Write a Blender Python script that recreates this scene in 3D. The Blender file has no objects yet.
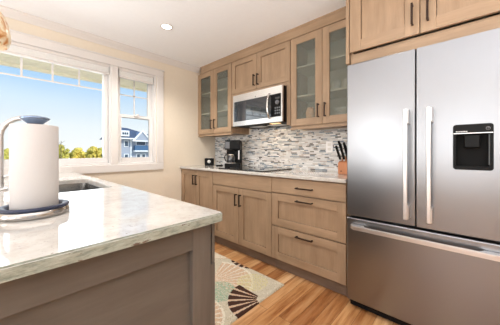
import bpy, bmesh, math, random
from mathutils import Vector, Matrix
random.seed(7)
C = bpy.context.scene
COL = C.collection
PI = math.pi

# ------------------------------------------------------------------ camera
cd = bpy.data.cameras.new('camera')
cd.sensor_width = 36.0
cd.lens = 233.128 / 500 * 36
cd.shift_y = -(162.5 - 152.0874) / 500
cd.clip_start = 0.02
cd.clip_end = 500
cam = bpy.data.objects.new('camera', cd)
COL.objects.link(cam)
cam.location = (2.9965, -2.396, 1.1173)
cam.rotation_euler = (PI / 2, 0, math.radians(42.9059))
C.camera = cam

# ------------------------------------------------------------------ colour management
C.view_settings.view_transform = 'Standard'
C.view_settings.look = 'None'
C.view_settings.gamma = 1
C.view_settings.use_curve_mapping = False
C.view_settings.exposure = 0.16

# ------------------------------------------------------------------ sky, sun, daylight
w = bpy.data.worlds.new('sky')
C.world = w
w.use_nodes = True
nt = w.node_tree
nt.nodes.clear()
tc = nt.nodes.new('ShaderNodeTexCoord')
sx = nt.nodes.new('ShaderNodeSeparateXYZ')
cr = nt.nodes.new('ShaderNodeValToRGB')
bg = nt.nodes.new('ShaderNodeBackground')
wo = nt.nodes.new('ShaderNodeOutputWorld')
nt.links.new(tc.outputs['Generated'], sx.inputs[0])
nt.links.new(sx.outputs['Z'], cr.inputs[0])
nt.links.new(cr.outputs[0], bg.inputs[0])
nt.links.new(bg.outputs[0], wo.inputs[0])
e = cr.color_ramp.elements
e[0].position = 0.0; e[0].color = (1, 1, 1, 1)
e[1].position = 0.09; e[1].color = (0.89, 0.95, 1, 1)
for pos, c in ((0.17, (0.68, 0.83, 0.99)), (0.235, (0.47, 0.70, 0.98)), (0.32, (0.34, 0.60, 0.98)), (1.0, (0.16, 0.40, 0.88))):
    q = e.new(pos); q.color = (*c, 1)
bg.inputs[1].default_value = 0.95

sl = bpy.data.lights.new('sun', 'SUN')
sl.energy = 3.8
sl.angle = 0.01
sl.color = (1.0, 0.95, 0.86)
sun = bpy.data.objects.new('sun', sl)
COL.objects.link(sun)
sun.rotation_euler = Vector((-0.62, -0.42, -0.66)).to_track_quat('-Z', 'Y').to_euler()


def area(name, loc, direction, sx_, sy_, power, color):
    l = bpy.data.lights.new(name, 'AREA')
    l.shape = 'RECTANGLE'
    l.size = sx_; l.size_y = sy_
    l.energy = power
    l.color = color
    o = bpy.data.objects.new(name, l)
    COL.objects.link(o)
    o.location = loc
    o.rotation_euler = Vector(direction).to_track_quat('-Z', 'Y').to_euler()
    return o


# daylight through the windows of the rear wall and of the sink wall
for xw, pw in ((1.1, 42), (3.0, 26), (4.9, 12)):
    area('rear_daylight', (xw, -6.02, 1.38), (0, 1, 0.05), 1.35, 1.45, pw, (1.0, 0.99, 0.97))
area('sink_window_daylight', (-0.16, -2.2, 1.53), (1, 0, 0.15), 1.4, 0.9, 11, (0.95, 0.98, 1.0))
# added fill lamps out of frame, aimed up to brighten the ceiling
for p, pw in (((1.3, -3.7, 1.0), 16), ((4.3, -2.0, 1.15), 34), ((3.3, -3.1, 1.22), 30), ((4.0, -4.8, 1.1), 42)):
    area('ceiling_fill', p, (0, 0, 1), 1.3, 1.3, pw, (0.95, 0.98, 1.0))

# ------------------------------------------------------------------ materials


def srgb(r, g, b):
    def f(v):
        v /= 255
        return v / 12.92 if v <= 0.04045 else ((v + 0.055) / 1.055) ** 2.4
    return (f(r), f(g), f(b), 1)


class NT:
    def __init__(s, name):
        s.m = bpy.data.materials.new(name)
        s.m.use_nodes = True
        s.t = s.m.node_tree
        s.t.nodes.clear()
        s.out = s.n('ShaderNodeOutputMaterial')

    def n(s, typ, **kw):
        q = s.t.nodes.new(typ)
        for k, v in kw.items():
            setattr(q, k, v)
        return q

    def l(s, a, b):
        s.t.links.new(a, b)

    def coords(s, scale=(1, 1, 1), rand=True):
        c = s.n('ShaderNodeTexCoord')
        m = s.n('ShaderNodeMapping')
        m.inputs['Scale'].default_value = scale
        if rand:
            oi = s.n('ShaderNodeObjectInfo')
            mu = s.n('ShaderNodeMath', operation='MULTIPLY')
            mu.inputs[1].default_value = 13.0
            s.l(oi.outputs['Random'], mu.inputs[0])
            ad = s.n('ShaderNodeVectorMath', operation='ADD')
            s.l(c.outputs['Object'], ad.inputs[0])
            s.l(mu.outputs[0], ad.inputs[1])
            s.l(ad.outputs[0], m.inputs[0])
        else:
            s.l(c.outputs['Object'], m.inputs[0])
        return m.outputs[0]

    def noise(s, vec, scale, detail=3, rough=0.55):
        q = s.n('ShaderNodeTexNoise')
        q.inputs['Scale'].default_value = scale
        q.inputs['Detail'].default_value = detail
        q.inputs['Roughness'].default_value = rough
        s.l(vec, q.inputs['Vector'])
        return q.outputs['Fac']

    def ramp(s, fac, stops):
        q = s.n('ShaderNodeValToRGB')
        el = q.color_ramp.elements
        while len(el) < len(stops):
            el.new(0.5)
        for k, (p, c) in enumerate(stops):
            el[k].position = p; el[k].color = c
        s.l(fac, q.inputs[0])
        return q.outputs[0]

    def mix(s, fac, a, b, mode='MIX'):
        q = s.n('ShaderNodeMix', data_type='RGBA', blend_type=mode)
        for sock, v in ((q.inputs[0], fac), (q.inputs[6], a), (q.inputs[7], b)):
            if hasattr(v, 'is_linked'):
                s.l(v, sock)
            else:
                sock.default_value = v
        return q.outputs[2]

    def bump(s, h, strength, dist=0.002):
        q = s.n('ShaderNodeBump')
        q.inputs['Strength'].default_value = strength
        q.inputs['Distance'].default_value = dist
        s.l(h, q.inputs['Height'])
        return q.outputs[0]

    def principled(s, color, rough=0.5, metal=0.0, normal=None, spec=0.5, **kw):
        q = s.n('ShaderNodeBsdfPrincipled')
        if hasattr(color, 'is_linked'):
            s.l(color, q.inputs['Base Color'])
        else:
            q.inputs['Base Color'].default_value = color
        if hasattr(rough, 'is_linked'):
            s.l(rough, q.inputs['Roughness'])
        else:
            q.inputs['Roughness'].default_value = rough
        q.inputs['Metallic'].default_value = metal
        q.inputs['Specular IOR Level'].default_value = spec
        if normal is not None:
            s.l(normal, q.inputs['Normal'])
        for k, v in kw.items():
            q.inputs[k.replace('_', ' ')].default_value = v
        s.l(q.outputs[0], s.out.inputs[0])
        return q


def plain(name, color, rough=0.5, metal=0.0, spec=0.5, var=0.04, scale=30):
    """procedural paint / plastic / metal with a little tonal variation"""
    t = NT(name)
    v = t.coords()
    f = t.noise(v, scale)
    a = tuple(min(1, c * (1 + var)) for c in color[:3]) + (1,)
    b = tuple(c * (1 - var) for c in color[:3]) + (1,)
    t.principled(t.ramp(f, [(0.3, b), (0.7, a)]), rough, metal, spec=spec)
    return t.m


def wood(name, scale, light, dark, rough=0.42):
    t = NT(name)
    v = t.coords(scale)
    f1 = t.noise(v, 1.0, 5, 0.6)
    v2 = t.coords(tuple(k * 7 for k in scale))
    f2 = t.noise(v2, 1.0, 3, 0.6)
    c = t.ramp(f1, [(0.28, dark), (0.72, light)])
    g = t.ramp(f2, [(0.35, (0.93, 0.92, 0.91, 1)), (0.65, (1, 1, 1, 1))])
    vb = t.coords((5, 5, 5))
    f3 = t.noise(vb, 1.0, 2)
    bl = t.ramp(f3, [(0.3, (0.88, 0.87, 0.86, 1)), (0.7, (1, 1, 1, 1))])
    c = t.mix(1.0, c, g, 'MULTIPLY')
    c = t.mix(1.0, c, bl, 'MULTIPLY')
    t.principled(c, rough, 0, t.bump(f2, 0.08, 0.001), spec=0.4)
    return t.m


WL, WD = srgb(180, 152, 124), srgb(155, 129, 103)
M = {}
M['wood_v'] = wood('stained_maple_upright_grain', (16, 16, 1.6), WL, WD)
M['wood_x'] = wood('stained_maple_level_grain', (1.6, 16, 16), WL, WD)
IL, ID = srgb(112, 105, 97), srgb(97, 90, 83)  # cabinet maple darkened: the peninsula's shade is put into these colours
M['isl_y'] = wood('shaded_maple_level_grain', (14, 1.5, 14), IL, ID)
M['isl_v'] = wood('shaded_maple_upright_grain', (14, 14, 1.5), IL, ID)
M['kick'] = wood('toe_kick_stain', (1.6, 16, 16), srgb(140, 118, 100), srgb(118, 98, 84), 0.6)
M['cab_in'] = plain('cabinet_interior', srgb(216, 210, 198), 0.6)
M['ceiling'] = plain('ceiling_paint', srgb(250, 251, 253), 0.9, var=0.01)
M['wall'] = plain('cream_wall_paint', srgb(229, 217, 199), 0.85, var=0.012)
M['trim'] = plain('white_trim_paint', srgb(222, 217, 213), 0.45, var=0.01)
M['vinyl'] = plain('white_window_vinyl', srgb(222, 219, 217), 0.35, var=0.01)
M['blind'] = plain('pleated_shade_fabric', srgb(247, 245, 242), 0.85, var=0.03, scale=60)
M['bronze'] = plain('dark_bronze', srgb(58, 44, 38), 0.35, 0.8)
M['black'] = plain('black_plastic', srgb(8, 8, 9), 0.35, spec=0.15)
M['blackm'] = plain('matt_black', srgb(10, 10, 11), 0.6, spec=0.2)
M['blackgloss'] = plain('black_glass', srgb(10, 10, 12), 0.04, spec=0.6)
M['mwglass'] = plain('tinted_oven_glass', srgb(40, 44, 50), 0.05, spec=1.0)
M['chrome'] = plain('polished_steel', srgb(215, 212, 210), 0.14, 1.0, var=0.01)
M['satin'] = plain('satin_steel', srgb(218, 217, 217), 0.36, 1.0, var=0.02)
M['white'] = plain('white_glaze', srgb(238, 236, 232), 0.25, var=0.01)
M['plate'] = plain('white_plastic', srgb(250, 250, 250), 0.35, var=0.01)
M['peach'] = plain('peach_glaze', srgb(248, 186, 142), 0.4)
M['sinksteel'] = plain('sink_steel', srgb(150, 148, 146), 0.22, 1.0, var=0.02)
M['basesteel'] = plain('brushed_base_steel', srgb(176, 172, 168), 0.2, 1.0, var=0.02)
M['navy'] = plain('navy_rubber', srgb(28, 37, 64), 0.45)
M['finial'] = plain('sky_tinted_finial', srgb(128, 146, 172), 0.14, 0.85, var=0.02)  # chrome finial, its blue sky reflection put into the base colour
M['block'] = wood('knife_block_wood', (12, 12, 2), srgb(216, 150, 108), srgb(192, 124, 84), 0.45)
M['greyplastic'] = plain('grey_plastic', srgb(96, 98, 102), 0.4)
M['gasket'] = plain('dark_gasket', srgb(40, 40, 42), 0.7)
M['mark'] = plain('pale_marking', srgb(215, 218, 220), 0.5)
M['soffit'] = plain('soffit_boards', srgb(246, 234, 208), 0.8)
M['eave'] = plain('eave_trim', srgb(246, 238, 216), 0.8)


def steel(name, col, rough, sc, strength=0.015):
    t = NT(name)
    v = t.coords(sc)
    f = t.noise(v, 1.0, 2)
    v2 = t.coords((2.2, 2.2, 7))
    f2 = t.noise(v2, 1.0, 1)
    r = t.ramp(f, [(0.3, (rough - 0.012,) * 3 + (1,)), (0.7, (rough + 0.012,) * 3 + (1,))])
    b1 = t.n('ShaderNodeBump')
    b1.inputs['Strength'].default_value = 0.15
    b1.inputs['Distance'].default_value = 0.003
    t.l(f2, b1.inputs['Height'])
    t.principled(col, r, 1.0, b1.outputs[0])
    return t.m


M['steel'] = steel('brushed_stainless', srgb(146, 148, 152), 0.29, (0.7, 0.7, 520))
M['steel_mw'] = steel('bright_stainless', srgb(222, 220, 218), 0.28, (0.7, 0.7, 520))


def quartz():
    t = NT('speckled_quartz')
    v = t.coords((1, 1, 1), rand=False)
    f = t.noise(v, 14, 5, 0.7)
    base = t.ramp(f, [(0.32, srgb(188, 182, 174)), (0.5, srgb(200, 196, 190)), (0.68, srgb(208, 206, 202))])
    s1 = t.noise(v, 130, 2, 0.7)
    sp = t.ramp(s1, [(0.27, (0, 0, 0, 1)), (0.36, (1, 1, 1, 1))])
    c = t.mix(0.45, base, sp, 'MULTIPLY')
    s2 = t.noise(v, 42, 4, 0.7)
    dk = t.ramp(s2, [(0.27, (1, 1, 1, 1)), (0.33, (0, 0, 0, 1))])
    c = t.mix(dk, c, srgb(150, 140, 126))
    # mineral veins
    s3 = t.noise(v, 3.2, 4, 0.7)
    vn = t.ramp(s3, [(0.485, (0, 0, 0, 1)), (0.5, (0.3, 0.3, 0.3, 1)), (0.515, (0, 0, 0, 1))])
    c = t.mix(vn, c, srgb(176, 160, 146))
    t.principled(c, 0.06, 0, None, spec=0.6)
    return t.m


M['quartz'] = quartz()


def quartz_edge():
    t = NT('chiselled_quartz_edge')
    v = t.coords((1, 0.45, 1.6), rand=False)
    f = t.noise(v, 60, 4, 0.7)
    c = t.ramp(f, [(0.3, srgb(120, 128, 116)), (0.5, srgb(158, 163, 150)), (0.75, srgb(184, 187, 176))])
    s2 = t.noise(v, 34, 4, 0.75)
    dk = t.ramp(s2, [(0.35, (1, 1, 1, 1)), (0.40, (0, 0, 0, 1))])
    c = t.mix(dk, c, srgb(110, 92, 80))
    t.principled(c, 0.4, 0, t.bump(f, 0.5, 0.004))
    return t.m


M['quartz_edge'] = quartz_edge()


def floor_mat():
    t = NT('oak_plank_floor')
    c = t.n('ShaderNodeTexCoord')
    sep = t.n('ShaderNodeSeparateXYZ')
    t.l(c.outputs['Object'], sep.inputs[0])
    cmb = t.n('ShaderNodeCombineXYZ')
    t.l(sep.outputs['Y'], cmb.inputs[0]); t.l(sep.outputs['X'], cmb.inputs[1])
    br = t.n('ShaderNodeTexBrick')
    br.offset = 0.37
    br.inputs['Scale'].default_value = 1.0
    br.inputs['Brick Width'].default_value = 1.1
    br.inputs['Row Height'].default_value = 0.098
    br.inputs['Mortar Size'].default_value = 0.0012
    br.inputs['Mortar Smooth'].default_value = 0.2
    br.inputs['Color1'].default_value = (0, 0, 0, 1)
    br.inputs['Color2'].default_value = (1, 1, 1, 1)
    br.inputs['Mortar'].default_value = (0.2, 0.2, 0.2, 1)
    t.l(cmb.outputs[0], br.inputs['Vector'])
    # per plank offset of the grain
    ad = t.n('ShaderNodeVectorMath', operation='MULTIPLY_ADD')
    t.l(br.outputs['Color'], ad.inputs[0])
    ad.inputs[1].default_value = (9, 9, 9)
    t.l(c.outputs['Object'], ad.inputs[2])
    mp = t.n('ShaderNodeMapping')
    mp.inputs['Scale'].default_value = (26, 2.0, 1)
    t.l(ad.outputs[0], mp.inputs[0])
    g = t.noise(mp.outputs[0], 1.0, 5, 0.65)
    tone = t.ramp(br.outputs['Color'], [(0.0, srgb(170, 120, 78)), (0.5, srgb(206, 160, 112)), (1.0, srgb(228, 190, 146))])
    gr = t.ramp(g, [(0.28, srgb(168, 128, 92)), (0.5, srgb(232, 216, 198)), (0.7, (1, 1, 1, 1))])
    col = t.mix(1.0, tone, gr, 'MULTIPLY')
    col = t.mix(br.outputs['Fac'], col, srgb(96, 62, 36))
    t.principled(col, 0.3, 0, t.bump(g, 0.06, 0.001), spec=0.45)
    return t.m


M['floor'] = floor_mat()


def glass_pane():
    t = NT('window_glass')
    tr = t.n('ShaderNodeBsdfTransparent'); tr.inputs[0].default_value = (0.97, 0.985, 0.98, 1)
    gl = t.n('ShaderNodeBsdfGlossy'); gl.inputs['Roughness'].default_value = 0.0
    fr = t.n('ShaderNodeFresnel'); fr.inputs[0].default_value = 1.25
    mx = t.n('ShaderNodeMixShader')
    t.l(fr.outputs[0], mx.inputs[0]); t.l(tr.outputs[0], mx.inputs[1]); t.l(gl.outputs[0], mx.inputs[2])
    t.l(mx.outputs[0], t.out.inputs[0])
    return t.m


M['glass'] = glass_pane()


def seeded_glass():
    t = NT('seeded_cabinet_glass')
    v = t.coords((1, 1, 1))
    f = t.noise(v, 90, 2)
    tr = t.n('ShaderNodeBsdfTransparent'); tr.inputs[0].default_value = (0.86, 0.87, 0.84, 1)
    pr = t.n('ShaderNodeBsdfPrincipled')
    pr.inputs['Base Color'].default_value = srgb(158, 162, 154)
    pr.inputs['Roughness'].default_value = 0.22
    t.l(t.bump(f, 0.35, 0.002), pr.inputs['Normal'])
    mx = t.n('ShaderNodeMixShader'); mx.inputs[0].default_value = 0.22
    t.l(tr.outputs[0], mx.inputs[1]); t.l(pr.outputs[0], mx.inputs[2])
    t.l(mx.outputs[0], t.out.inputs[0])
    return t.m


M['seeded'] = seeded_glass()


def emit(name, color, strength):
    t = NT(name)
    q = t.n('ShaderNodeEmission')
    q.inputs[0].default_value = color; q.inputs[1].default_value = strength
    t.l(q.outputs[0], t.out.inputs[0])
    return t.m


M['lamp'] = emit('lit_diffuser', (1.0, 0.95, 0.85, 1), 6.0)
M['bulb'] = emit('lit_bulb', (1.0, 0.9, 0.72, 1), 1.3)
M['hood'] = emit('lit_hood_lens', (1.0, 0.62, 0.30, 1), 1.8)
M['led'] = emit('clock_digits', (0.75, 0.85, 1.0, 1), 0.9)


def pendant_glass():
    t = NT('swirled_art_glass')
    v = t.coords((1, 1, 0.6))
    n = t.n('ShaderNodeTexNoise')
    n.inputs['Scale'].default_value = 22; n.inputs['Detail'].default_value = 4; n.inputs['Distortion'].default_value = 1.6
    t.l(v, n.inputs['Vector'])
    col = t.ramp(n.outputs['Fac'], [(0.36, srgb(170, 104, 52)), (0.45, srgb(196, 152, 104)), (0.54, srgb(212, 196, 168))])
    p = t.n('ShaderNodeBsdfPrincipled')
    t.l(col, p.inputs['Base Color'])
    p.inputs['Roughness'].default_value = 0.3
    t.l(col, p.inputs['Emission Color'])
    p.inputs['Emission Strength'].default_value = 0.24
    t.l(p.outputs[0], t.out.inputs[0])
    return t.m


M['artglass'] = pendant_glass()


def vcol(name, rough, noise_scale=None, spec=0.5, bump=0.0):
    """surface whose own colour pattern is stored per face"""
    t = NT(name)
    a = t.n('ShaderNodeAttribute'); a.attribute_name = 'pattern'
    col = a.outputs['Color']
    nrm = None
    if noise_scale:
        v = t.coords((1, 1, 1), rand=False)
        f = t.noise(v, noise_scale, 3)
        col = t.mix(1.0, col, t.ramp(f, [(0.3, (0.82, 0.82, 0.82, 1)), (0.7, (1, 1, 1, 1))]), 'MULTIPLY')
        if bump:
            nrm = t.bump(f, bump, 0.004)
    t.principled(col, rough, 0, nrm, spec=spec)
    return t.m


M['mosaic'] = vcol('mosaic_tile', 0.10, spec=1.0)
M['rug'] = vcol('wool_rug', 0.95, 260, spec=0.1, bump=0.6)
M['grout'] = plain('pale_grout', srgb(226, 224, 220), 0.8)


def towel_mat():
    t = NT('quilted_paper')
    v = t.coords((1, 1, 1))
    vo = t.n('ShaderNodeTexVoronoi'); vo.inputs['Scale'].default_value = 90
    t.l(v, vo.inputs['Vector'])
    t.principled(srgb(208, 204, 202), 0.95, 0, t.bump(vo.outputs['Distance'], 0.25, 0.002), spec=0.1)
    return t.m


M['towel'] = towel_mat()


def leaf_mat(name, a, b):
    t = NT(name)
    v = t.coords((1, 1, 1))
    f = t.noise(v, 3.5, 4, 0.7)
    t.principled(t.ramp(f, [(0.35, a), (0.65, b)]), 0.8, spec=0.2)
    return t.m


M['leaf'] = leaf_mat('yellow_green_leaves', srgb(166, 152, 60), srgb(246, 220, 110))
M['leaf2'] = leaf_mat('green_leaves', srgb(134, 136, 62), srgb(222, 204, 100))
M['bark'] = plain('bark', srgb(96, 84, 70), 0.9)
M['siding'] = plain('blue_grey_siding', srgb(160, 168, 184), 0.7)
M['shingle'] = plain('slate_blue_shingles', srgb(72, 86, 110), 0.85, var=0.15, scale=3)
M['bluepanel'] = plain('deep_blue_panel', srgb(62, 100, 138), 0.6)
M['extwhite'] = plain('white_house_trim', srgb(240, 242, 244), 0.6)
M['darkpane'] = plain('dark_house_glass', srgb(70, 86, 104), 0.1)
M['ground'] = leaf_mat('dry_grass_ground', srgb(190, 182, 156), srgb(214, 204, 184))

# ------------------------------------------------------------------ mesh helpers
WORLD = {}     # object -> world matrix (children are authored in world space)


def B():
    return bmesh.new()


def box(bm, x0, x1, y0, y1, z0, z1, bev=0.0, seg=2, rot=None):
    """a (bevelled) box added to bm"""
    r = bmesh.ops.create_cube(bm, size=1.0)
    vs = r['verts']
    for v in vs:
        v.co = Vector(((x0 + x1) / 2 + v.co.x * (x1 - x0), (y0 + y1) / 2 + v.co.y * (y1 - y0), (z0 + z1) / 2 + v.co.z * (z1 - z0)))
    if bev > 0:
        es = list({ed for v in vs for ed in v.link_edges})
        bmesh.ops.bevel(bm, geom=es, offset=bev, segments=seg, profile=0.5, affect='EDGES', clamp_overlap=True)
    return bm


def lathe(bm, prof, cx, cy, cz=0, n=40, cap=True):
    """prof = [(r,z)...] spun about the vertical axis through cx,cy"""
    rings = []
    for r, z in prof:
        if r < 1e-6:
            rings.append([bm.verts.new((cx, cy, cz + z))])
        else:
            rings.append([bm.verts.new((cx + r * math.cos(2 * PI * k / n), cy + r * math.sin(2 * PI * k / n), cz + z)) for k in range(n)])
    for a, b in zip(rings, rings[1:]):
        for k in range(n):
            k2 = (k + 1) % n
            if len(a) == 1 and len(b) == 1:
                continue
            if len(a) == 1:
                f = bm.faces.new((a[0], b[k2], b[k]))
            elif len(b) == 1:
                f = bm.faces.new((a[k], a[k2], b[0]))
            else:
                f = bm.faces.new((a[k], a[k2], b[k2], b[k]))
            f.smooth = True
    return bm


def tube(bm, pts, r, n=14, cap=True):
    """round tube through pts; r a number or one per point"""
    pts = [Vector(p) for p in pts]
    rs = r if isinstance(r, (list, tuple)) else [r] * len(pts)
    rings = []
    up = Vector((0, 0, 1))
    prev = None
    for i, p in enumerate(pts):
        t = (pts[min(i + 1, len(pts) - 1)] - pts[max(i - 1, 0)]).normalized()
        a = prev if prev is not None else (up if abs(t.z) < 0.9 else Vector((1, 0, 0)))
        a = (a - t * a.dot(t)).normalized()
        prev = a
        b = t.cross(a)
        rings.append([bm.verts.new(p + rs[i] * (a * math.cos(2 * PI * k / n) + b * math.sin(2 * PI * k / n))) for k in range(n)])
    for ra, rb in zip(rings, rings[1:]):
        for k in range(n):
            f = bm.faces.new((ra[k], ra[(k + 1) % n], rb[(k + 1) % n], rb[k]))
            f.smooth = True
    if cap:
        bm.faces.new(list(reversed(rings[0])))
        bm.faces.new(rings[-1])
    return bm


def prism(bm, poly, axis, a, b):
    """extrude a 2D polygon along an axis from a to b"""
    def P(u, v, t):
        return {'X': (t, u, v), 'Y': (u, t, v), 'Z': (u, v, t)}[axis]
    A = [bm.verts.new(P(u, v, a)) for u, v in poly]
    D = [bm.verts.new(P(u, v, b)) for u, v in poly]
    n = len(poly)
    bm.faces.new(A); bm.faces.new(list(reversed(D)))
    for k in range(n):
        bm.faces.new((A[k], A[(k + 1) % n], D[(k + 1) % n], D[k]))
    bmesh.ops.recalc_face_normals(bm, faces=bm.faces)
    return bm


def rrect(u0, u1, v0, v1, r, seg=6):
    out = []
    for cu, cv, a0 in ((u1 - r, v1 - r, 0), (u0 + r, v1 - r, 90), (u0 + r, v0 + r, 180), (u1 - r, v0 + r, 270)):
        for k in range(seg + 1):
            a = math.radians(a0 + 90 * k / seg)
            out.append((cu + r * math.cos(a), cv + r * math.sin(a)))
    return out


def slab_hole(bm, outer, hole, axis, a, b):
    """slab between two parallel planes with a hole through it"""
    def P(u, v, t):
        return {'X': (t, u, v), 'Y': (u, t, v), 'Z': (u, v, t)}[axis]
    loops = {}
    for t in (a, b):
        vo = [bm.verts.new(P(u, v, t)) for u, v in outer]
        vh = [bm.verts.new(P(u, v, t)) for u, v in hole]
        es = [bm.edges.new((vo[k], vo[(k + 1) % len(vo)])) for k in range(len(vo))]
        es += [bm.edges.new((vh[k], vh[(k + 1) % len(vh)])) for k in range(len(vh))]
        bmesh.ops.triangle_fill(bm, use_beauty=True, use_dissolve=False, edges=es)
        loops[t] = (vo, vh)
    for q in (0, 1):
        A, D = loops[a][q], loops[b][q]
        for k in range(len(A)):
            bm.faces.new((A[k], A[(k + 1) % len(A)], D[(k + 1) % len(D)], D[k]))
    bmesh.ops.recalc_face_normals(bm, faces=bm.faces)
    return bm


def obj(name, bm, mats, parent=None, local=False, label=None, kind=None):
    me = bpy.data.meshes.new(name)
    if parent is not None and not local:
        bm.transform(WORLD[parent].inverted())
    bm.to_mesh(me)
    bm.free()
    for m in (mats if isinstance(mats, (list, tuple)) else [mats]):
        me.materials.append(M[m] if isinstance(m, str) else m)
    o = bpy.data.objects.new(name, me)
    COL.objects.link(o)
    if parent is not None:
        o.parent = parent
        WORLD[o] = WORLD[parent].copy()
    else:
        WORLD[o] = Matrix.Identity(4)
    if label:
        o['label'] = label
    if kind:
        o['kind'] = kind
    return o


def thing(name, label, cat, loc=(0, 0, 0), rotz=0.0, group=None):
    o = bpy.data.objects.new(name, None)
    o.empty_display_size = 0.05
    COL.objects.link(o)
    o.location = loc
    o.rotation_euler = (0, 0, rotz)
    WORLD[o] = Matrix.Translation(loc) @ Matrix.Rotation(rotz, 4, 'Z')
    o['label'] = label; o['category'] = cat
    if group:
        o['group'] = group
    return o


def tag(o, label, cat, group=None):
    o['label'] = label; o['category'] = cat
    if group:
        o['group'] = group
    return o


def struct(name, bm, mats, parent=None):
    o = obj(name, bm, mats, parent)
    if parent is None:
        o['kind'] = 'structure'
    return o


def dup(root, loc, rotz=None, label=None, group=None):
    r = root.copy(); COL.objects.link(r)
    r.location = loc
    if rotz is not None:
        r.rotation_euler = (0, 0, rotz)
    if label:
        r['label'] = label
    if group:
        r['group'] = group
    for ch in list(root.children):
        c = ch.copy(); COL.objects.link(c); c.parent = r
        for g in list(ch.children):
            d = g.copy(); COL.objects.link(d); d.parent = c
    return r


# ------------------------------------------------------------------ the room shell
ZC = 2.385          # ceiling height
XR, YB = 6.0, -6.0  # far walls (behind the camera)
WZ0, WZ1 = 0.965, 2.125   # sink window opening
WY0, WY1 = -2.985, -0.985

struct('floor', box(B(), -0.02, XR, YB, 0.02, -0.06, 0.0), 'floor')
struct('ceiling', box(B(), -0.14, XR + 0.14, YB - 0.14, 0.14, ZC, ZC + 0.1), 'ceiling')
struct('wall_back', box(B(), -0.14, XR + 0.14, 0.0, 0.14, -0.06, ZC), 'wall')
bm = slab_hole(B(), [(YB - 0.14, -0.06), (0.0, -0.06), (0.0, ZC), (YB - 0.14, ZC)],
               [(WY0, WZ0), (WY1, WZ0), (WY1, WZ1), (WY0, WZ1)], 'X', -0.14, 0.0)
struct('wall_left', bm, 'wall')
# wall behind the camera, three windows; wall on the right with one wide window


def holed_wall(name, axis, a, b, u0, u1, holes):
    bm = B()
    cuts = sorted(holes)
    z0, z1 = 0.65, 2.1
    def bx(p, q, za, zb):
        if axis == 'Y':
            box(bm, p, q, a, b, za, zb)
        else:
            box(bm, a, b, p, q, za, zb)
    bx(u0, u1, -0.06, z0); bx(u0, u1, z1, ZC)
    pts = [u0] + [v for h in cuts for v in h] + [u1]
    for k in range(0, len(pts), 2):
        bx(pts[k], pts[k + 1], z0, z1)
    return struct(name, bm, 'wall')


holed_wall('wall_front', 'Y', YB - 0.14, YB, 0.0, XR, [(0.4, 1.8), (2.3, 3.7), (4.2, 5.6)])
holed_wall('wall_right', 'X', XR, XR + 0.14, YB - 0.14, 0.0, [(-4.8, -2.4)])


def plain_window(n, axis, a, u0, u1):
    bm = B()
    z0, z1 = 0.65, 2.1
    def bx(p, q, za, zb, d=0.03):
        if axis == 'Y':
            box(bm, p, q, a - d, a + d, za, zb)
        else:
            box(bm, a - d, a + d, p, q, za, zb)
    m = (u0 + u1) / 2
    bx(u0, u1, z0, z0 + 0.06); bx(u0, u1, z1 - 0.06, z1)
    bx(u0, u0 + 0.05, z0, z1); bx(u1 - 0.05, u1, z0, z1)
    bx(m - 0.03, m + 0.03, z0, z1); bx(u0, u1, 1.36, 1.40, 0.02)
    return struct('window_%d' % n, bm, 'vinyl')


for n, (p, q) in enumerate([(0.4, 1.8), (2.3, 3.7), (4.2, 5.6)]):
    plain_window(3 + n, 'Y', YB - 0.05, p, q)
plain_window(6, 'X', XR + 0.05, -4.8, -2.4)

# crown moulding on the sink wall, baseboard
prof = [(0.0, ZC), (0.0, 2.318), (0.010, 2.318), (0.014, 2.328), (0.03, 2.345), (0.046, 2.362), (0.05, 2.375), (0.058, 2.378), (0.058, ZC)]
bm = B()
A = [bm.verts.new((x, YB, z)) for x, z in prof]
D = [bm.verts.new((x, -0.335, z)) for x, z in prof]
for k in range(len(prof)):
    bm.faces.new((A[k], A[(k + 1) % len(prof)], D[(k + 1) % len(prof)], D[k]))
bm.faces.new(A); bm.faces.new(list(reversed(D)))
bmesh.ops.recalc_face_normals(bm, faces=bm.faces)
struct('trim_1', bm, 'trim')
struct('baseboard_left', box(B(), 0.0, 0.014, -1.87, -0.66, 0.0, 0.11, 0.004), 'trim')

# ------------------------------------------------------------------ sink-wall window
# casing round the whole window (trim)
bm = B()
for (y0, y1, z0, z1) in ((-3.075, -0.894, 2.115, 2.205), (-3.075, -0.894, 0.885, 0.972),
                         (-0.982, -0.894, 0.972, 2.115), (-3.075, -2.988, 0.972, 2.115)):
    box(bm, 0.0, 0.019, y0, y1, z0, z1, 0.004)
box(bm, -0.05, 0.012, -1.520, -1.448, 0.972, 2.115, 0.004)      # mullion cover between the two sashes
box(bm, 0.0, 0.026, -3.085, -0.884, 2.196, 2.212, 0.004)          # top cap
struct('trim_2', bm, 'trim')

bm = B()   # big picture window: jambs and frame
for (x0, x1, y0, y1, z0, z1) in (
        (-0.13, 0.0, -2.985, -1.48, 0.966, 0.992), (-0.13, 0.0, -2.985, -1.48, 2.10, 2.124),
        (-0.13, -0.004, -1.535, -1.485, 0.992, 2.10), (-0.13, 0.0, -2.985, -2.95, 0.992, 2.10),
        (-0.105, -0.045, -2.95, -1.535, 0.992, 1.050), (-0.105, -0.045, -2.95, -1.535, 2.04, 2.10),
        (-0.105, -0.045, -1.582, -1.535, 1.050, 2.04), (-0.105, -0.045, -2.95, -2.905, 1.050, 2.04)):
    box(bm, x0, x1, y0, y1, z0, z1, 0.003)
w1 = struct('window_1', bm, 'vinyl')
obj('glass_pane', box(B(), -0.084, -0.078, -2.905, -1.582, 1.050, 2.04), 'glass', w1)
bm = B()
for y in (-2.253, -2.028, -1.807, -2.478, -2.70):
    box(bm, -0.0755, -0.069, y - 0.008, y + 0.008, 1.83, 2.04)
box(bm, -0.077, -0.070, -2.905, -1.582, 1.822, 1.836)
obj('muntin_grid', bm, 'vinyl', w1)

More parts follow.
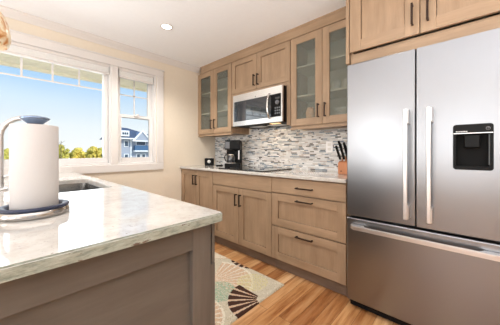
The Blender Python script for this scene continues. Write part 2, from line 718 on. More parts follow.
bm = B()   # double hung window: jambs
for (x0, x1, y0, y1, z0, z1) in (
        (-0.13, 0.0, -1.48, -0.985, 0.966, 0.992), (-0.13, 0.0, -1.48, -0.985, 2.10, 2.124),
        (-0.13, -0.004, -1.48, -1.440, 0.992, 2.10), (-0.13, 0.0, -1.020, -0.986, 0.992, 2.10)):
    box(bm, x0, x1, y0, y1, z0, z1, 0.003)
w2 = struct('window_2', bm, 'vinyl')


def sash(name, xa, xb, z0, z1, bot, top):
    bm = B()
    y0, y1 = -1.440, -1.020
    box(bm, xa, xb, y0, y0 + 0.042, z0, z1, 0.003); box(bm, xa, xb, y1 - 0.042, y1, z0, z1, 0.003)
    box(bm, xa, xb, y0 + 0.042, y1 - 0.042, z0, z0 + bot, 0.003); box(bm, xa, xb, y0 + 0.042, y1 - 0.042, z1 - top, z1, 0.003)
    s = obj(name, bm, 'vinyl', w2)
    xm = (xa + xb) / 2
    obj('glass_pane', box(B(), xm - 0.003, xm + 0.003, y0 + 0.042, y1 - 0.042, z0 + bot, z1 - top), 'glass', s)
    return s, xm


sash('lower_sash', -0.075, -0.035, 0.992, 1.575, 0.060, 0.035)
s, xm = sash('upper_sash', -0.118, -0.078, 1.540, 2.10, 0.035, 0.05)
bm = B()
box(bm, xm + 0.004, xm + 0.010, -1.238, -1.224, 1.575, 2.05)
box(bm, xm + 0.004, xm + 0.010, -1.398, -1.062, 1.812, 1.826)
obj('muntin_grid', bm, 'vinyl', s)
obj('sash_lock', box(box(B(), -0.035, -0.010, -1.255, -1.205, 1.560, 1.577, 0.004), -0.025, -0.008, -1.24, -1.20, 1.574, 1.590, 0.004), 'vinyl', w2)


def blind(y0, y1, label, tab):
    t = thing('pleated_shade', label, 'window shade', (-0.03, (y0 + y1) / 2, 2.0), group='raised shades in the sink window')
    obj('head_rail', box(B(), -0.040, 0.004, y0, y1, 2.084, 2.112, 0.004), 'trim', t)
    bm = B()
    n = 9
    zz = [2.022 + (2.084 - 2.022) * k / n for k in range(n + 1)]
    for k in range(n):    # folded pleats
        za, zb = zz[k], zz[k + 1]
        zm = (za + zb) / 2
        vs = [bm.verts.new(p) for p in ((-0.036, y0 + 0.004, za), (-0.004, y0 + 0.004, za), (0.003, y0 + 0.004, zm), (-0.004, y0 + 0.004, zb), (-0.036, y0 + 0.004, zb))]
        ve = [bm.verts.new((v.co.x, y1 - 0.004, v.co.z)) for v in vs]
        for j in range(5):
            bm.faces.new((vs[j], vs[(j + 1) % 5], ve[(j + 1) % 5], ve[j]))
        bm.faces.new(vs); bm.faces.new(list(reversed(ve)))
    bmesh.ops.recalc_face_normals(bm, faces=bm.faces)
    obj('pleats', bm, 'blind', t)
    obj('bottom_rail', box(B(), -0.040, 0.005, y0 + 0.002, y1 - 0.002, 2.000, 2.022, 0.005), 'trim', t)
    obj('pull_tab', box(B(), 0.004, 0.012, tab - 0.022, tab + 0.022, 1.998, 2.010, 0.003), 'vinyl', t)
    return t


blind(-2.945, -1.540, 'wide white pleated shade drawn up over the big sink window', -2.10)
blind(-1.436, -1.026, 'narrow white pleated shade drawn up over the double-hung window', -1.23)

# ------------------------------------------------------------------ outdoors
bm = B()
box(bm, -0.78, -0.14, -6.0, 2.0, 2.118, 2.15)
for k in range(9):
    box(bm, -0.70 + k * 0.06, -0.655 + k * 0.06, -6.0, 2.0, 2.112, 2.118)
struct('soffit', bm, 'soffit')
struct('fascia', box(B(), -0.80, -0.755, -6.0, 2.0, 2.085, 2.30), 'eave')
GZ = -3.4
struct('ground', box(B(), -160, -1.5, -120, 120, GZ - 0.2, GZ), 'ground')


def bush(name, x, y, top, rad, mat, label, seed, group):
    rnd = random.Random(seed)
    t = thing(name, label, 'tree', (x, y, GZ), group=group)
    bm = B()
    for k in range(60):
        a, u = rnd.uniform(0, 2 * PI), rnd.uniform(-0.9, 1)
        rr = rad * math.sqrt(max(0.0, 1 - u * u)) * rnd.uniform(0.3, 1)
        hz = (top - GZ) * 0.32
        c = Vector((x + rr * math.cos(a), y + rr * math.sin(a), top - hz + u * (hz - 0.25) - 0.1))
        r = bmesh.ops.create_icosphere(bm, subdivisions=2, radius=rad * rnd.uniform(0.2, 0.34))
        for v in r['verts']:
            v.co = c + v.co * rnd.uniform(0.72, 1.28)
    obj('foliage', bm, mat, t)
    tr = B()
    tube(tr, [(x, y, GZ), (x + 0.1, y, GZ + (top - GZ) * 0.5), (x, y + 0.1, top - 0.5)], [0.16, 0.12, 0.05], 8)
    obj('trunk', tr, 'bark', t)


tl = [(-45, 4.3, 2.35, 1.25, 'leaf2', 'greener bushy tree nearest the paper towel roll, outside the window'),
      (-47, 6.9, 1.95, 1.3, 'leaf', 'yellowish tree next to the greener one in the big window'),
      (-43, 8.4, 2.1, 1.2, 'leaf', 'yellow-green tree in the middle of the row outside'),
      (-48, 10.6, 2.0, 1.35, 'leaf2', 'yellow-green tree beside the far grey shed outside'),
      (-46, 1.4, 1.9, 1.3, 'leaf', 'yellowish tree outside behind the paper towel roll'),
      (-45, -1.6, 1.7, 1.4, 'leaf2', 'green tree outside behind the left side of the towel roll'),
      (-46, -4.6, 1.9, 1.3, 'leaf', 'yellow-green tree outside just right of the faucet'),
      (-45, -7.6, 1.6, 1.3, 'leaf2', 'green tree outside left of the faucet')]
for k, (x, y, top, rad, m, lab) in enumerate(tl):
    bush('bushy_tree', x, y, top, rad, m, lab, 30 + k, 'trees outside the big window')
# bare sapling above the trees
tr = B()
tube(tr, [(-43.5, 4.2, GZ), (-43.5, 4.2, 2.9)], [0.09, 0.03], 6)
for k in range(7):
    a = k * 2.1
    tube(tr, [(-43.5, 4.2, 1.2 + k * 0.22), (-43.5, 4.2 + 0.55 * math.cos(a), 1.5 + k * 0.24)], [0.035, 0.012], 5)
tag(obj('bare_sapling', tr, 'bark'), 'thin bare sapling outside, standing above the greener tree', 'tree')
# far grey shed at the right end of the trees
t = thing('shed', 'small grey shed far off at the right end of the tree row', 'shed', (-52, 13.4, GZ))
obj('wall', box(B(), -54, -52, 12.6, 14.6, GZ, 1.2), 'siding', t)
obj('roof', prism(B(), [(12.3, 1.1), (14.9, 1.1), (13.6, 1.9)], 'X', -54.2, -51.8), 'shingle', t)

# the blue-grey house
hx = -30.0
H = thing('house', 'blue-grey house with white gable and balcony seen through small window', 'house', (hx, 10.5, GZ))
obj('wall', box(B(), hx - 6, hx, 8.0, 14.0, GZ, 3.05), 'siding', H)
bm = B()   # hip roof
vs = [bm.verts.new(p) for p in ((hx + 0.5, 7.6, 2.95), (hx + 0.5, 14.4, 2.95), (hx - 6.5, 14.4, 2.95), (hx - 6.5, 7.6, 2.95),
                                (hx - 2.6, 8.3, 4.62), (hx - 2.6, 10.1, 4.55), (hx - 2.6, 11.6, 4.0))]
for f in ((0, 4, 3), (0, 1, 6, 5, 4), (1, 2, 6), (2, 3, 4, 5, 6), (0, 3, 2, 1)):
    bm.faces.new([vs[k] for k in f])
bmesh.ops.recalc_face_normals(bm, faces=bm.faces)
obj('roof', bm, 'shingle', H)
obj('gable_wall', prism(B(), [(9.9, 2.7), (11.9, 2.7), (10.9, 3.95)], 'X', hx - 2.0, hx + 0.62), 'siding', H)
bm = B()
for p, q in (((9.55, 2.62), (10.9, 4.18)), ((10.9, 4.18), (12.25, 2.62))):
    (a0, b0), (a1, b1) = p, q
    prism(bm, [(a0, b0), (a1, b1), (a1, b1 - 0.3), (a0 + (0.26 if a0 < a1 else 0) , b0)] if a0 < 10.5 else [(a0, b0), (a1, b1), (a1 - 0.26, b1), (a0, b0 - 0.3)], 'X', hx + 0.6, hx + 0.72)
box(bm, hx + 0.5, hx + 0.7, 9.6, 12.2, 2.55, 2.7)
obj('gable_trim', bm, 'extwhite', H)
dm = obj('dormer', box(B(), hx - 1.6, hx + 0.25, 8.35, 9.35, 3.2, 3.95), 'extwhite', H)
bm = B()
for k in range(3):
    box(bm, hx + 0.24, hx + 0.30, 8.5 + k * 0.26, 8.68 + k * 0.26, 3.42, 3.7)
obj('pane', bm, 'darkpane', dm)
obj('eave_board', box(B(), hx + 0.42, hx + 0.56, 7.55, 14.4, 2.82, 2.98), 'extwhite', H)
obj('corner_post', box(B(), hx - 0.02, hx + 0.08, 9.55, 9.7, GZ, 2.85), 'extwhite', H)
obj('balcony_panel', box(B(), hx + 0.05, hx + 0.5, 9.98, 12.4, 1.35, 2.0), 'bluepanel', H)
obj('balcony_beam', box(B(), hx + 0.05, hx + 0.55, 9.9, 12.4, 1.18, 1.35), 'extwhite', H)
for (y0, y1, z0, z1) in ((8.85, 9.25, 1.9, 2.55), (10.35, 11.5, 2.1, 2.52), (8.85, 9.25, 0.3, 0.8), (10.4, 10.8, 0.2, 0.8), (11.1, 11.5, 0.2, 0.8)):
    f = obj('window', box(B(), hx - 0.02, hx + 0.06, y0 - 0.09, y1 + 0.09, z0 - 0.09, z1 + 0.09), 'extwhite', H)
    obj('pane', box(B(), hx + 0.03, hx + 0.08, y0, y1, z0, z1), 'darkpane', f)

# ------------------------------------------------------------------ cabinetry helpers


def shaker_fronts(parent, name, x0, x1, z0, z1, yf, fw=0.068, th=0.02, glass=False, flat=False, label=None):
    """a shaker door / drawer front: its front face at y=yf (facing -Y)"""
    bm = B()
    yb = yf + th
    if flat:
        box(bm, x0, x1, yf, yb, z0, z1, 0.002)
        return obj(name, bm, 'wood_x', parent)
    # stiles carry upright grain, rails level grain: two materials in one frame mesh
    box(bm, x0, x0 + fw, yf, yb, z0, z1, 0.0018)
    box(bm, x1 - fw, x1, yf, yb, z0, z1, 0.0018)
    if not glass:
        g_ = 0.0032      # shadow gap round the panel
        box(bm, x0 + fw + g_, x1 - fw - g_, yf + 0.0125, yb - 0.001, z0 + fw + g_, z1 - fw - g_)
    nf = len(bm.faces)
    box(bm, x0 + fw, x1 - fw, yf + 0.0004, yb, z1 - fw, z1, 0.0015)
    box(bm, x0 + fw, x1 - fw, yf + 0.0004, yb, z0, z0 + fw, 0.0015)
    bm.faces.ensure_lookup_table()
    for k in range(nf, len(bm.faces)):
        bm.faces[k].material_index = 1
    d = obj(name, bm, ['wood_v', 'wood_x'], parent)
    if glass:
        obj('glass_pane', box(B(), x0 + fw - 0.003, x1 - fw + 0.003, yf + 0.010, yf + 0.014, z0 + fw - 0.003, z1 - fw + 0.003), 'seeded', d)
    return d


def pull_v(door, x, z0, z1, yf):
    bm = B()
    y = yf - 0.030
    box(bm, x - 0.0055, x + 0.0055, y - 0.006, y + 0.006, z0, z1, 0.002)
    for z in (z0 + 0.008, z1 - 0.008):
        box(bm, x - 0.0055, x + 0.0055, y, yf, z - 0.0055, z + 0.0055, 0.0015)
    return obj('handle', bm, 'bronze', door)


def pull_h(door, xc, z, yf, ln=0.16):
    bm = B()
    y = yf - 0.030
    box(bm, xc - ln / 2, xc + ln / 2, y - 0.006, y + 0.006, z - 0.0055, z + 0.0055, 0.002)
    for x in (xc - ln / 2 + 0.008, xc + ln / 2 - 0.008):
        box(bm, x - 0.0055, x + 0.0055, y, yf, z - 0.0055, z + 0.0055, 0.0015)
    return obj('handle', bm, 'bronze', door)


# ------------------------------------------------------------------ base cabinets
YF = -0.622       # base door faces
def base_body(t, x0, x1):
    obj('body', box(B(), x0, x1, -0.600, -0.003, 0.104, 0.884), 'wood_v', t)
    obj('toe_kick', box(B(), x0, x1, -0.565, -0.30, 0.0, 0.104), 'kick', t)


t = thing('base_cabinet', 'narrow two-door base cabinet in the corner under the coffee maker', 'cabinet', (0.36, -0.3, 0), group='base cabinets along the back wall')
base_body(t, 0.003, 0.726)
d1 = shaker_fronts(t, 'door', 0.006, 0.363, 0.112, 0.874, YF); pull_v(d1, 0.333, 0.685, 0.815, YF)
d2 = shaker_fronts(t, 'door', 0.367, 0.724, 0.112, 0.874, YF); pull_v(d2, 0.397, 0.685, 0.815, YF)

t = thing('base_cabinet', 'base cabinet under the cooktop with flat panel over two doors', 'cabinet', (1.18, -0.3, 0), group='base cabinets along the back wall')
base_body(t, 0.728, 1.630)
shaker_fronts(t, 'false_drawer_front', 0.730, 1.628, 0.732, 0.874, YF, flat=True)
d1 = shaker_fronts(t, 'door', 0.730, 1.177, 0.112, 0.722, YF); pull_v(d1, 1.147, 0.530, 0.660, YF)
d2 = shaker_fronts(t, 'door', 1.181, 1.628, 0.112, 0.722, YF); pull_v(d2, 1.211, 0.530, 0.660, YF)

t = thing('drawer_cabinet', 'three-drawer base cabinet beside the refrigerator', 'cabinet', (1.98, -0.3, 0), group='base cabinets along the back wall')
base_body(t, 1.632, 2.334)
d = shaker_fronts(t, 'drawer', 1.634, 2.332, 0.740, 0.874, YF, flat=True); pull_h(d, 1.985, 0.803, YF)
d = shaker_fronts(t, 'drawer', 1.634, 2.332, 0.428, 0.730, YF); pull_h(d, 1.985, 0.690, YF)
d = shaker_fronts(t, 'drawer', 1.634, 2.332, 0.112, 0.418, YF); pull_h(d, 1.985, 0.380, YF)


def quartz_obj(name, bm, edge_test, parent=None):
    """give the vertical outer faces the chiselled-edge material"""
    bm.faces.ensure_lookup_table()
    bm.normal_update()
    for f in bm.faces:
        if edge_test(f):
            f.material_index = 1
    return obj(name, bm, ['quartz', 'quartz_edge'], parent)


o = quartz_obj('countertop', box(B(), 0.003, 2.340, -0.648, -0.003, 0.886, 0.915, 0.004), lambda f: False)
tag(o, 'long speckled white quartz countertop on the base cabinets by the backsplash', 'countertop')

# tall end panel beside the refrigerator
tag(obj('end_panel', box(box(B(), 2.343, 2.360, -0.600, -0.003, 0.0, 1.765, 0.0015), 2.343, 2.367, -0.655, -0.003, 1.765, 2.300, 0.0015), 'wood_v'), 'tall thin wooden end panel between drawers and refrigerator', 'panel')

# ------------------------------------------------------------------ mosaic backsplash
bm = B()
lay = bm.loops.layers.float_color.new('pattern')
cols = [srgb(230, 232, 234)] * 7 + [srgb(206, 209, 212)] * 5 + [srgb(242, 243, 244)] * 6 + [srgb(150, 164, 176)] * 3 + \
       [srgb(104, 122, 138)] * 2 + [srgb(132, 130, 128)] * 2 + [srgb(204, 196, 190)] * 2 + [srgb(84, 82, 84)] + [srgb(222, 220, 218)] * 3
rnd = random.Random(3)


def tile(x0, x1, z0, z1, c):
    b0, b1 = -0.004, -0.0085
    i = 0.0012
    o_ = [bm.verts.new(p) for p in ((x0, b0, z0), (x1, b0, z0), (x1, b0, z1), (x0, b0, z1))]
    n_ = [bm.verts.new(p) for p in ((x0 + i, b1, z0 + i), (x1 - i, b1, z0 + i), (x1 - i, b1, z1 - i), (x0 + i, b1, z1 - i))]
    fs = [bm.faces.new(n_)]
    for k in range(4):
        fs.append(bm.faces.new((o_[k], o_[(k + 1) % 4], n_[(k + 1) % 4], n_[k])))
    v = rnd.uniform(0.82, 0.96)
    cc = tuple(min(1, q * v) for q in c[:3]) + (1,)
    for f in fs:
        for l in f.loops:
            l[lay] = cc


z = 0.917
row = 0.0152
while z + row < 1.442:
    x = 0.004 - rnd.uniform(0, 0.08)
    xmax = 2.338
    while x < xmax:
        ln = rnd.choice((0.025, 0.04, 0.05, 0.06, 0.08))
        a, b = max(x, 0.004), min(x + ln - 0.0016, xmax)
        top = 1.442 if 0.78 < a and b < 1.60 else 1.362
        if b - a > 0.006 and z + row < top:
            tile(a, b, z, z + row - 0.0016, rnd.choice(cols))
        x += ln
    z += row
bmesh.ops.recalc_face_normals(bm, faces=bm.faces)
t = thing('backsplash', 'grey, white and brown glass mosaic tile backsplash above the back counter', 'backsplash', (1.17, 0, 0.915))
g = obj('grout', box(box(B(), 0.004, 2.338, -0.0045, -0.001, 0.9155, 1.362), 0.776, 1.606, -0.0045, -0.001, 1.362, 1.43), 'grout', t)
obj('tiles', bm, 'mosaic', t)
# wall outlet
t = thing('wall_outlet', 'white double outlet cover on the mosaic backsplash left of the knives', 'outlet', (1.93, -0.009, 1.17))
obj('cover_plate', box(B(), 1.893, 1.967, -0.0165, -0.0088, 1.112, 1.232, 0.003), 'plate', t)
for zz in (1.148, 1.196):
    obj('socket', box(B(), 1.913, 1.947, -0.0195, -0.0165, zz - 0.014, zz + 0.014, 0.001), 'white', t)

# ------------------------------------------------------------------ wall cabinets
YU = -0.340
def wall_box(t, x0, x1, z0, z1, shelves, yb=-0.320, mat_in='cab_in'):
    bm = B()
    th = 0.018
    box(bm, x0, x0 + th, yb, -0.003, z0, z1); box(bm, x1 - th, x1, yb, -0.003, z0, z1)
    box(bm, x0 + th, x1 - th, yb, -0.003, z0, z0 + th); box(bm, x0 + th, x1 - th, yb, -0.003, z1 - th, z1)
    obj('carcass', bm, 'wood_v', t)
    obj('back_panel', box(B(), x0 + th, x1 - th, -0.012, -0.003, z0 + th, z1 - th), mat_in, t)
    for zs in shelves:
        obj('shelf', box(B(), x0 + th, x1 - th, -0.312, -0.012, zs - 0.009, zs + 0.009), mat_in, t)


SH = (1.685, 1.980)
t = thing('glass_door_cabinet', 'two-door glass wall cabinet in the corner, left of the microwave', 'cabinet', (0.38, -0.17, 1.37), group='glass-door wall cabinets')
wall_box(t, 0.003, 0.752, 1.366, 2.290, SH)
d = shaker_fronts(t, 'door', 0.008, 0.380, 1.384, 2.280, YU, glass=True); pull_v(d, 0.346, 1.445, 1.575, YU)
d = shaker_fronts(t, 'door', 0.384, 0.750, 1.384, 2.280, YU, glass=True); pull_v(d, 0.418, 1.445, 1.575, YU)
obj('light_rail', box(B(), 0.003, 0.752, -0.336, -0.316, 1.348, 1.3658), 'wood_x', t)

t = thing('wall_cabinet', 'short two-door wooden wall cabinet right above the microwave', 'cabinet', (1.2, -0.17, 1.8))
wall_box(t, 0.756, 1.652, 1.822, 2.290, ())
obj('bottom_rail', box(B(), 0.756, 1.652, -0.338, -0.3205, 1.822, 1.858), 'wood_x', t)
d = shaker_fronts(t, 'door', 0.760, 1.187, 1.862, 2.280, YU, 0.062); pull_v(d, 1.160, 1.900, 2.030, YU)
d = shaker_fronts(t, 'door', 1.191, 1.650, 1.862, 2.280, YU, 0.062); pull_v(d, 1.218, 1.900, 2.030, YU)
bm = B()
box(bm, 0.756, 0.860, -0.336, -0.003, 1.45, 1.8205); 
obj('filler_panel', bm, 'wood_v', t)
bm = B()
box(bm, 1.610, 1.652, -0.336, -0.003, 1.40, 1.8205)
obj('filler_panel', bm, 'wood_v', t)

t = thing('glass_door_cabinet', 'two-door glass wall cabinet between the microwave and the refrigerator', 'cabinet', (1.99, -0.17, 1.37), group='glass-door wall cabinets')
wall_box(t, 1.656, 2.340, 1.366, 2.290, SH)
d = shaker_fronts(t, 'door', 1.660, 2.004, 1.384, 2.280, YU, glass=True); pull_v(d, 1.972, 1.445, 1.575, YU)
d = shaker_fronts(t, 'door', 2.008, 2.338, 1.384, 2.280, YU, glass=True); pull_v(d, 2.040, 1.445, 1.575, YU)
obj('light_rail', box(B(), 1.656, 2.340, -0.336, -0.316, 1.348, 1.3658), 'wood_x', t)

# fascia up to the ceiling with an angled return at the window wall
bm = B()
prism(bm, [(0.003, -0.003), (0.003, -0.240), (0.085, -0.344), (2.341, -0.344), (2.341, -0.322), (0.100, -0.322), (0.022, -0.230), (0.022, -0.003)], 'Z', 2.2915, 2.3835)
box(bm, 0.06, 2.341, -0.344, -0.3215, 2.2835, 2.2915)
prism(bm, [(0.080, -0.350), (2.341, -0.350), (2.341, -0.343), (0.083, -0.343)], 'Z', 2.366, 2.3835)
tag(obj('cabinet_fascia', bm, 'wood_x'), 'long wooden fascia board between wall cabinets and ceiling', 'fascia')

# over-fridge cabinet
YO = -0.662
t = thing('fridge_top_cabinet', 'deep two-door wooden cabinet above the refrigerator', 'cabinet', (2.79, -0.33, 1.77))
wall_box(t, 2.370, 3.205, 1.772, 2.290, (), yb=-0.620, mat_in='cab_in')
obj('bottom_rail', box(B(), 2.370, 3.205, -0.628, -0.6205, 1.760, 1.832), 'wood_x', t)
d = shaker_fronts(t, 'door', 2.374, 2.787, 1.838, 2.285, YO, 0.075); pull_v(d, 2.752, 1.893, 2.023, YO)
d = shaker_fronts(t, 'door', 2.791, 3.201, 1.838, 2.285, YO, 0.075); pull_v(d, 2.828, 1.893, 2.023, YO)
tag(obj('fascia_board', box(B(), 2.345, 3.232, -0.662, -0.640, 2.3015, 2.3835), 'wood_x'), 'short wooden fascia board over the cabinet above the refrigerator', 'fascia')
tag(obj('end_panel', box(B(), 3.208, 3.232, -0.655, -0.003, 0.0, 2.300, 0.0015), 'wood_v'), 'tall wooden end panel on the right side of the refrigerator', 'panel')

# ------------------------------------------------------------------ things inside the glass cabinets


def lathe_thing(name, label, cat, mat, prof, x, y, z, group=None, n=28):
    o = obj(name, lathe(B(), prof, 0, 0, 0, n), mat)
    o.location = (x, y, z)
    tag(o, label, cat, group)
    return o


cup = [(0, 0), (0.026, 0), (0.034, 0.02), (0.043, 0.07), (0.046, 0.11), (0.042, 0.15), (0.032, 0.178), (0.029, 0.178), (0.038, 0.15), (0.042, 0.11), (0.039, 0.07), (0.03, 0.024), (0, 0.012)]
z0 = 1.3845
lathe_thing('vase', 'small peach egg-shaped vase behind the first glass door right of microwave', 'vase', 'peach', cup, 1.843, -0.262, z0)
bowl = [(0, 0), (0.04, 0), (0.045, 0.008), (0.075, 0.03), (0.085, 0.05), (0.082, 0.05), (0.07, 0.032), (0.04, 0.012), (0, 0.01)]
for k in range(3):
    lathe_thing('bowl', ('white bowl at the bottom of the stack in the right glass cabinet', 'white bowl in the middle of the stack in the right glass cabinet', 'white bowl on top of the stack in the right glass cabinet')[k], 'bowl', 'white', bowl, 2.14, -0.17, z0 + k * 0.051, 'bowls in the right glass cabinet')
tum = [(0, 0), (0.030, 0), (0.036, 0.11), (0.034, 0.11), (0.028, 0.006), (0, 0.006)]
for k, x in enumerate((2.08, 2.17, 2.26)):
    lathe_thing('tumbler', 'pale tumbler on the middle shelf of the right glass cabinet, %s' % ('left of three', 'middle of three', 'right of three')[k], 'glass', 'white', tum, x, -0.17, SH[0] + 0.0095, 'tumblers in the right glass cabinet')
pl = [(0, 0), (0.06, 0), (0.07, 0.004), (0.115, 0.016), (0.113, 0.0185), (0.07, 0.008), (0, 0.006)]
for k in range(4):
    lathe_thing('plate', 'white plate in the stack in the corner glass cabinet, %s' % ('lowest', 'second from bottom', 'third from bottom', 'topmost')[k], 'plate', 'white', pl, 0.56, -0.16, SH[0] + 0.0095 + k * 0.019, 'plates in the corner glass cabinet')
for k, x in enumerate((0.13, 0.24)):
    lathe_thing('tumbler', 'pale tumbler behind the first glass door of the corner cabinet, %s' % ('nearer the wall', 'nearer the plates')[k], 'glass', 'white', tum, x, -0.17, z0, 'tumblers in the corner glass cabinet')

# ------------------------------------------------------------------ microwave
t = thing('microwave', 'stainless over-the-range microwave hung between the glass cabinets', 'microwave', (1.24, -0.2, 1.43))
MX0, MX1, MZ0, MZ1, MY = 0.864, 1.606, 1.432, 1.812, -0.412
obj('body', box(B(), MX0, MX1, MY + 0.022, -0.012, MZ0, MZ1, 0.003), 'blackm', t, label='black microwave body')
DX = 1.468
bm = B()
hole = rrect(MX0 + 0.024, DX - 0.055, MZ0 + 0.062, MZ1 - 0.086, 0.008)
slab_hole(bm, [(MX0, MZ0 + 0.004), (MX1, MZ0 + 0.004), (MX1, MZ1), (MX0, MZ1)], rrect(MX0 + 0.018, MX1 - 0.016, MZ0 + 0.058, MZ1 - 0.080, 0.006), 'Y', MY, MY + 0.022)
obj('door_frame', bm, 'steel_mw', t)
obj('door_window', box(B(), MX0 + 0.018, DX - 0.012, MY + 0.003, MY + 0.02, MZ0 + 0.058, MZ1 - 0.080), 'mwglass', t)
cp = obj('control_panel', box(B(), DX - 0.010, MX1 - 0.016, MY + 0.002, MY + 0.02, MZ0 + 0.058, MZ1 - 0.080), 'black', t)
bm = B()
lathe(bm, [(0, 0), (0.022, 0), (0.022, 0.012), (0.018, 0.016), (0, 0.016)], 0, 0, 0, 24)
bm.transform(Matrix.Translation((1.545, MY + 0.002, 1.640)) @ Matrix.Rotation(PI / 2, 4, 'X'))
obj('dial', bm, 'greyplastic', cp)
obj('display', box(B(), 1.515, 1.575, MY + 0.0005, MY + 0.0025, 1.675, 1.697), 'mwglass', cp)
for r_ in range(3):
    for c_ in range(3):
        obj('button', box(B(), 1.508 + c_ * 0.026, 1.526 + c_ * 0.026, MY + 0.0003, MY + 0.003, 1.520 + r_ * 0.028, 1.536 + r_ * 0.028, 0.001), 'greyplastic', cp)
bm = B()
pts = []
for k in range(13):
    u = k / 12
    zz = MZ0 + 0.048 + u * (MZ1 - MZ0 - 0.118)
    pts.append((DX - 0.022, MY - 0.012 - 0.036 * math.sin(PI * u) ** 0.7, zz))
tube(bm, pts, 0.011, 12)
for zz in (pts[0][2], pts[-1][2]):
    box(bm, DX - 0.032, DX - 0.012, MY - 0.014, MY + 0.001, zz - 0.010, zz + 0.010, 0.003)
obj('handle', bm, 'chrome', t)
bm = B()      # small maker's mark on the top rail
lathe(bm, [(0, 0), (0.007, 0), (0.007, 0.001), (0, 0.001)], 0, 0, 0, 20)
bm.transform(Matrix.Translation((1.235, MY, 1.750)) @ Matrix.Rotation(PI / 2, 4, 'X'))
obj('round_emblem', bm, 'greyplastic', t)
bm = B()
for k in range(2):
    box(bm, 1.0 + k * 0.28, 1.2 + k * 0.28, -0.26, -0.12, MZ0 - 0.004, MZ0, 0.001)
obj('grease_filter', bm, 'satin', t)
obj('hood_lamp', box(B(), 1.40, 1.52, -0.36, -0.31, MZ0 - 0.004, MZ0 + 0.001, 0.001), 'hood', t)
hl = bpy.data.lights.new('hood_bulb', 'AREA')
hl.shape = 'RECTANGLE'; hl.size = 0.5; hl.size_y = 0.1; hl.energy = 2.2; hl.color = (1.0, 0.72, 0.45)
ho = bpy.data.objects.new('hood_bulb', hl); COL.objects.link(ho)
ho.location = (1.25, -0.30, MZ0 - 0.01)

# ------------------------------------------------------------------ cooktop, coffee maker, clock, knives
t = thing('cooktop', 'flat black glass cooktop set in the back counter', 'cooktop', (1.2, -0.34, 0.915))
obj('glass_top', box(B(), 0.80, 1.500, -0.592, -0.060, 0.9152, 0.9275, 0.0015), 'blackgloss', t)
for (x, y, r) in ((0.98, -0.44, 0.09), (1.36, -0.44, 0.075), (0.98, -0.21, 0.07), (1.36, -0.21, 0.095)):
    obj('burner_marking', lathe(B(), [(r, 0), (r, 0.0004), (r + 0.004, 0.0004), (r + 0.004, 0)], x, y, 0.9274, 40), 'greyplastic', t)
# coffee maker (front faces local -Y)
t = thing('coffee_maker', 'black drip coffee maker on the counter in front of mosaic tiles', 'coffee maker', (0.645, -0.195, 0.9155), math.radians(38))
L = lambda name, bm, m, **k: obj(name, bm, m, t, local=True, **k)
L('base', box(B(), -0.105, 0.105, -0.125, 0.10, 0.0, 0.05, 0.008), 'black')
L('water_tank', box(B(), -0.105, 0.105, 0.02, 0.10, 0.05, 0.345, 0.008), 'black')
L('brew_head', box(B(), -0.105, 0.105, -0.115, 0.02, 0.235, 0.345, 0.010), 'black')
L('lid', box(B(), -0.100, 0.100, -0.108, 0.095, 0.345, 0.362, 0.006), 'blackm')
L('front_panel', box(B(), -0.098, -0.038, -0.120, -0.114, 0.250, 0.338, 0.002), 'greyplastic', label='grey front panel')
L('filter_basket', lathe(B(), [(0, 0.205), (0.045, 0.205), (0.06, 0.236), (0, 0.236)], -0.03, -0.055, 0, 28), 'blackm')
L('hot_plate', lathe(B(), [(0, 0), (0.065, 0), (0.065, 0.006), (0, 0.006)], -0.03, -0.055, 0.05, 32), 'satin')
L('side_gauge', box(B(), 0.060, 0.078, -0.0035 + 0.012, 0.021, 0.10, 0.225, 0.002), 'satin')
cf = L('carafe', lathe(B(), [(0, 0.0), (0.052, 0.0), (0.060, 0.02), (0.058, 0.07), (0.043, 0.105), (0.040, 0.118), (0, 0.118)], -0.03, -0.055, 0.057, 32), 'mwglass')
bm = B()
tube(bm, [(-0.065, -0.085, 0.165), (-0.095, -0.118, 0.163), (-0.103, -0.128, 0.130), (-0.092, -0.115, 0.085), (-0.078, -0.098, 0.08)], 0.007, 10)
obj('carafe_handle', bm, 'black', cf, local=True)
obj('carafe_band', lathe(B(), [(0.0415, 0.100), (0.0465, 0.100), (0.0445, 0.118), (0.0405, 0.118)], -0.03, -0.055, 0.057, 32), 'chrome', cf, local=True)

# clock radio
t = thing('alarm_clock', 'small black clock in the counter corner against the cream wall', 'clock', (0.125, -0.215, 0.9155), math.radians(42))
L = lambda name, bm, m, **k: obj(name, bm, m, t, local=True, **k)
bd = L('case', box(B(), -0.068, 0.068, -0.03, 0.03, 0.0, 0.108, 0.010, 3), 'black')
L('bezel', box(B(), -0.058, 0.058, -0.033, -0.029, 0.018, 0.096, 0.002), 'blackm')
bm = B()
lathe(bm, [(0, 0), (0.024, 0), (0.024, 0.002), (0, 0.002)], 0, 0, 0, 28)
bm.transform(Matrix.Translation((0.0, -0.033, 0.058)) @ Matrix.Rotation(PI / 2, 4, 'X'))
L('dial', bm, 'white', label='pale round dial')
bm = B()
box(bm, -0.001, 0.001, -0.037, -0.036, 0.058, 0.075); box(bm, 0.0, 0.012, -0.037, -0.036, 0.057, 0.059)
L('clock_hands', bm, 'black')
for k in (-1, 1):
    L('button', box(B(), k * 0.038 - 0.012, k * 0.038 + 0.012, -0.012, 0.008, 0.106, 0.112, 0.002), 'greyplastic')

# small dark dish beside the coffee maker
o = obj('jar_lid', lathe(B(), [(0, 0), (0.05, 0), (0.052, 0.006), (0.046, 0.014), (0, 0.014)], 0, 0, 0, 28), 'blackm')
o.location = (0.345, -0.20, 0.9155)
tag(o, 'small flat black lid lying between the clock and coffee maker', 'lid')

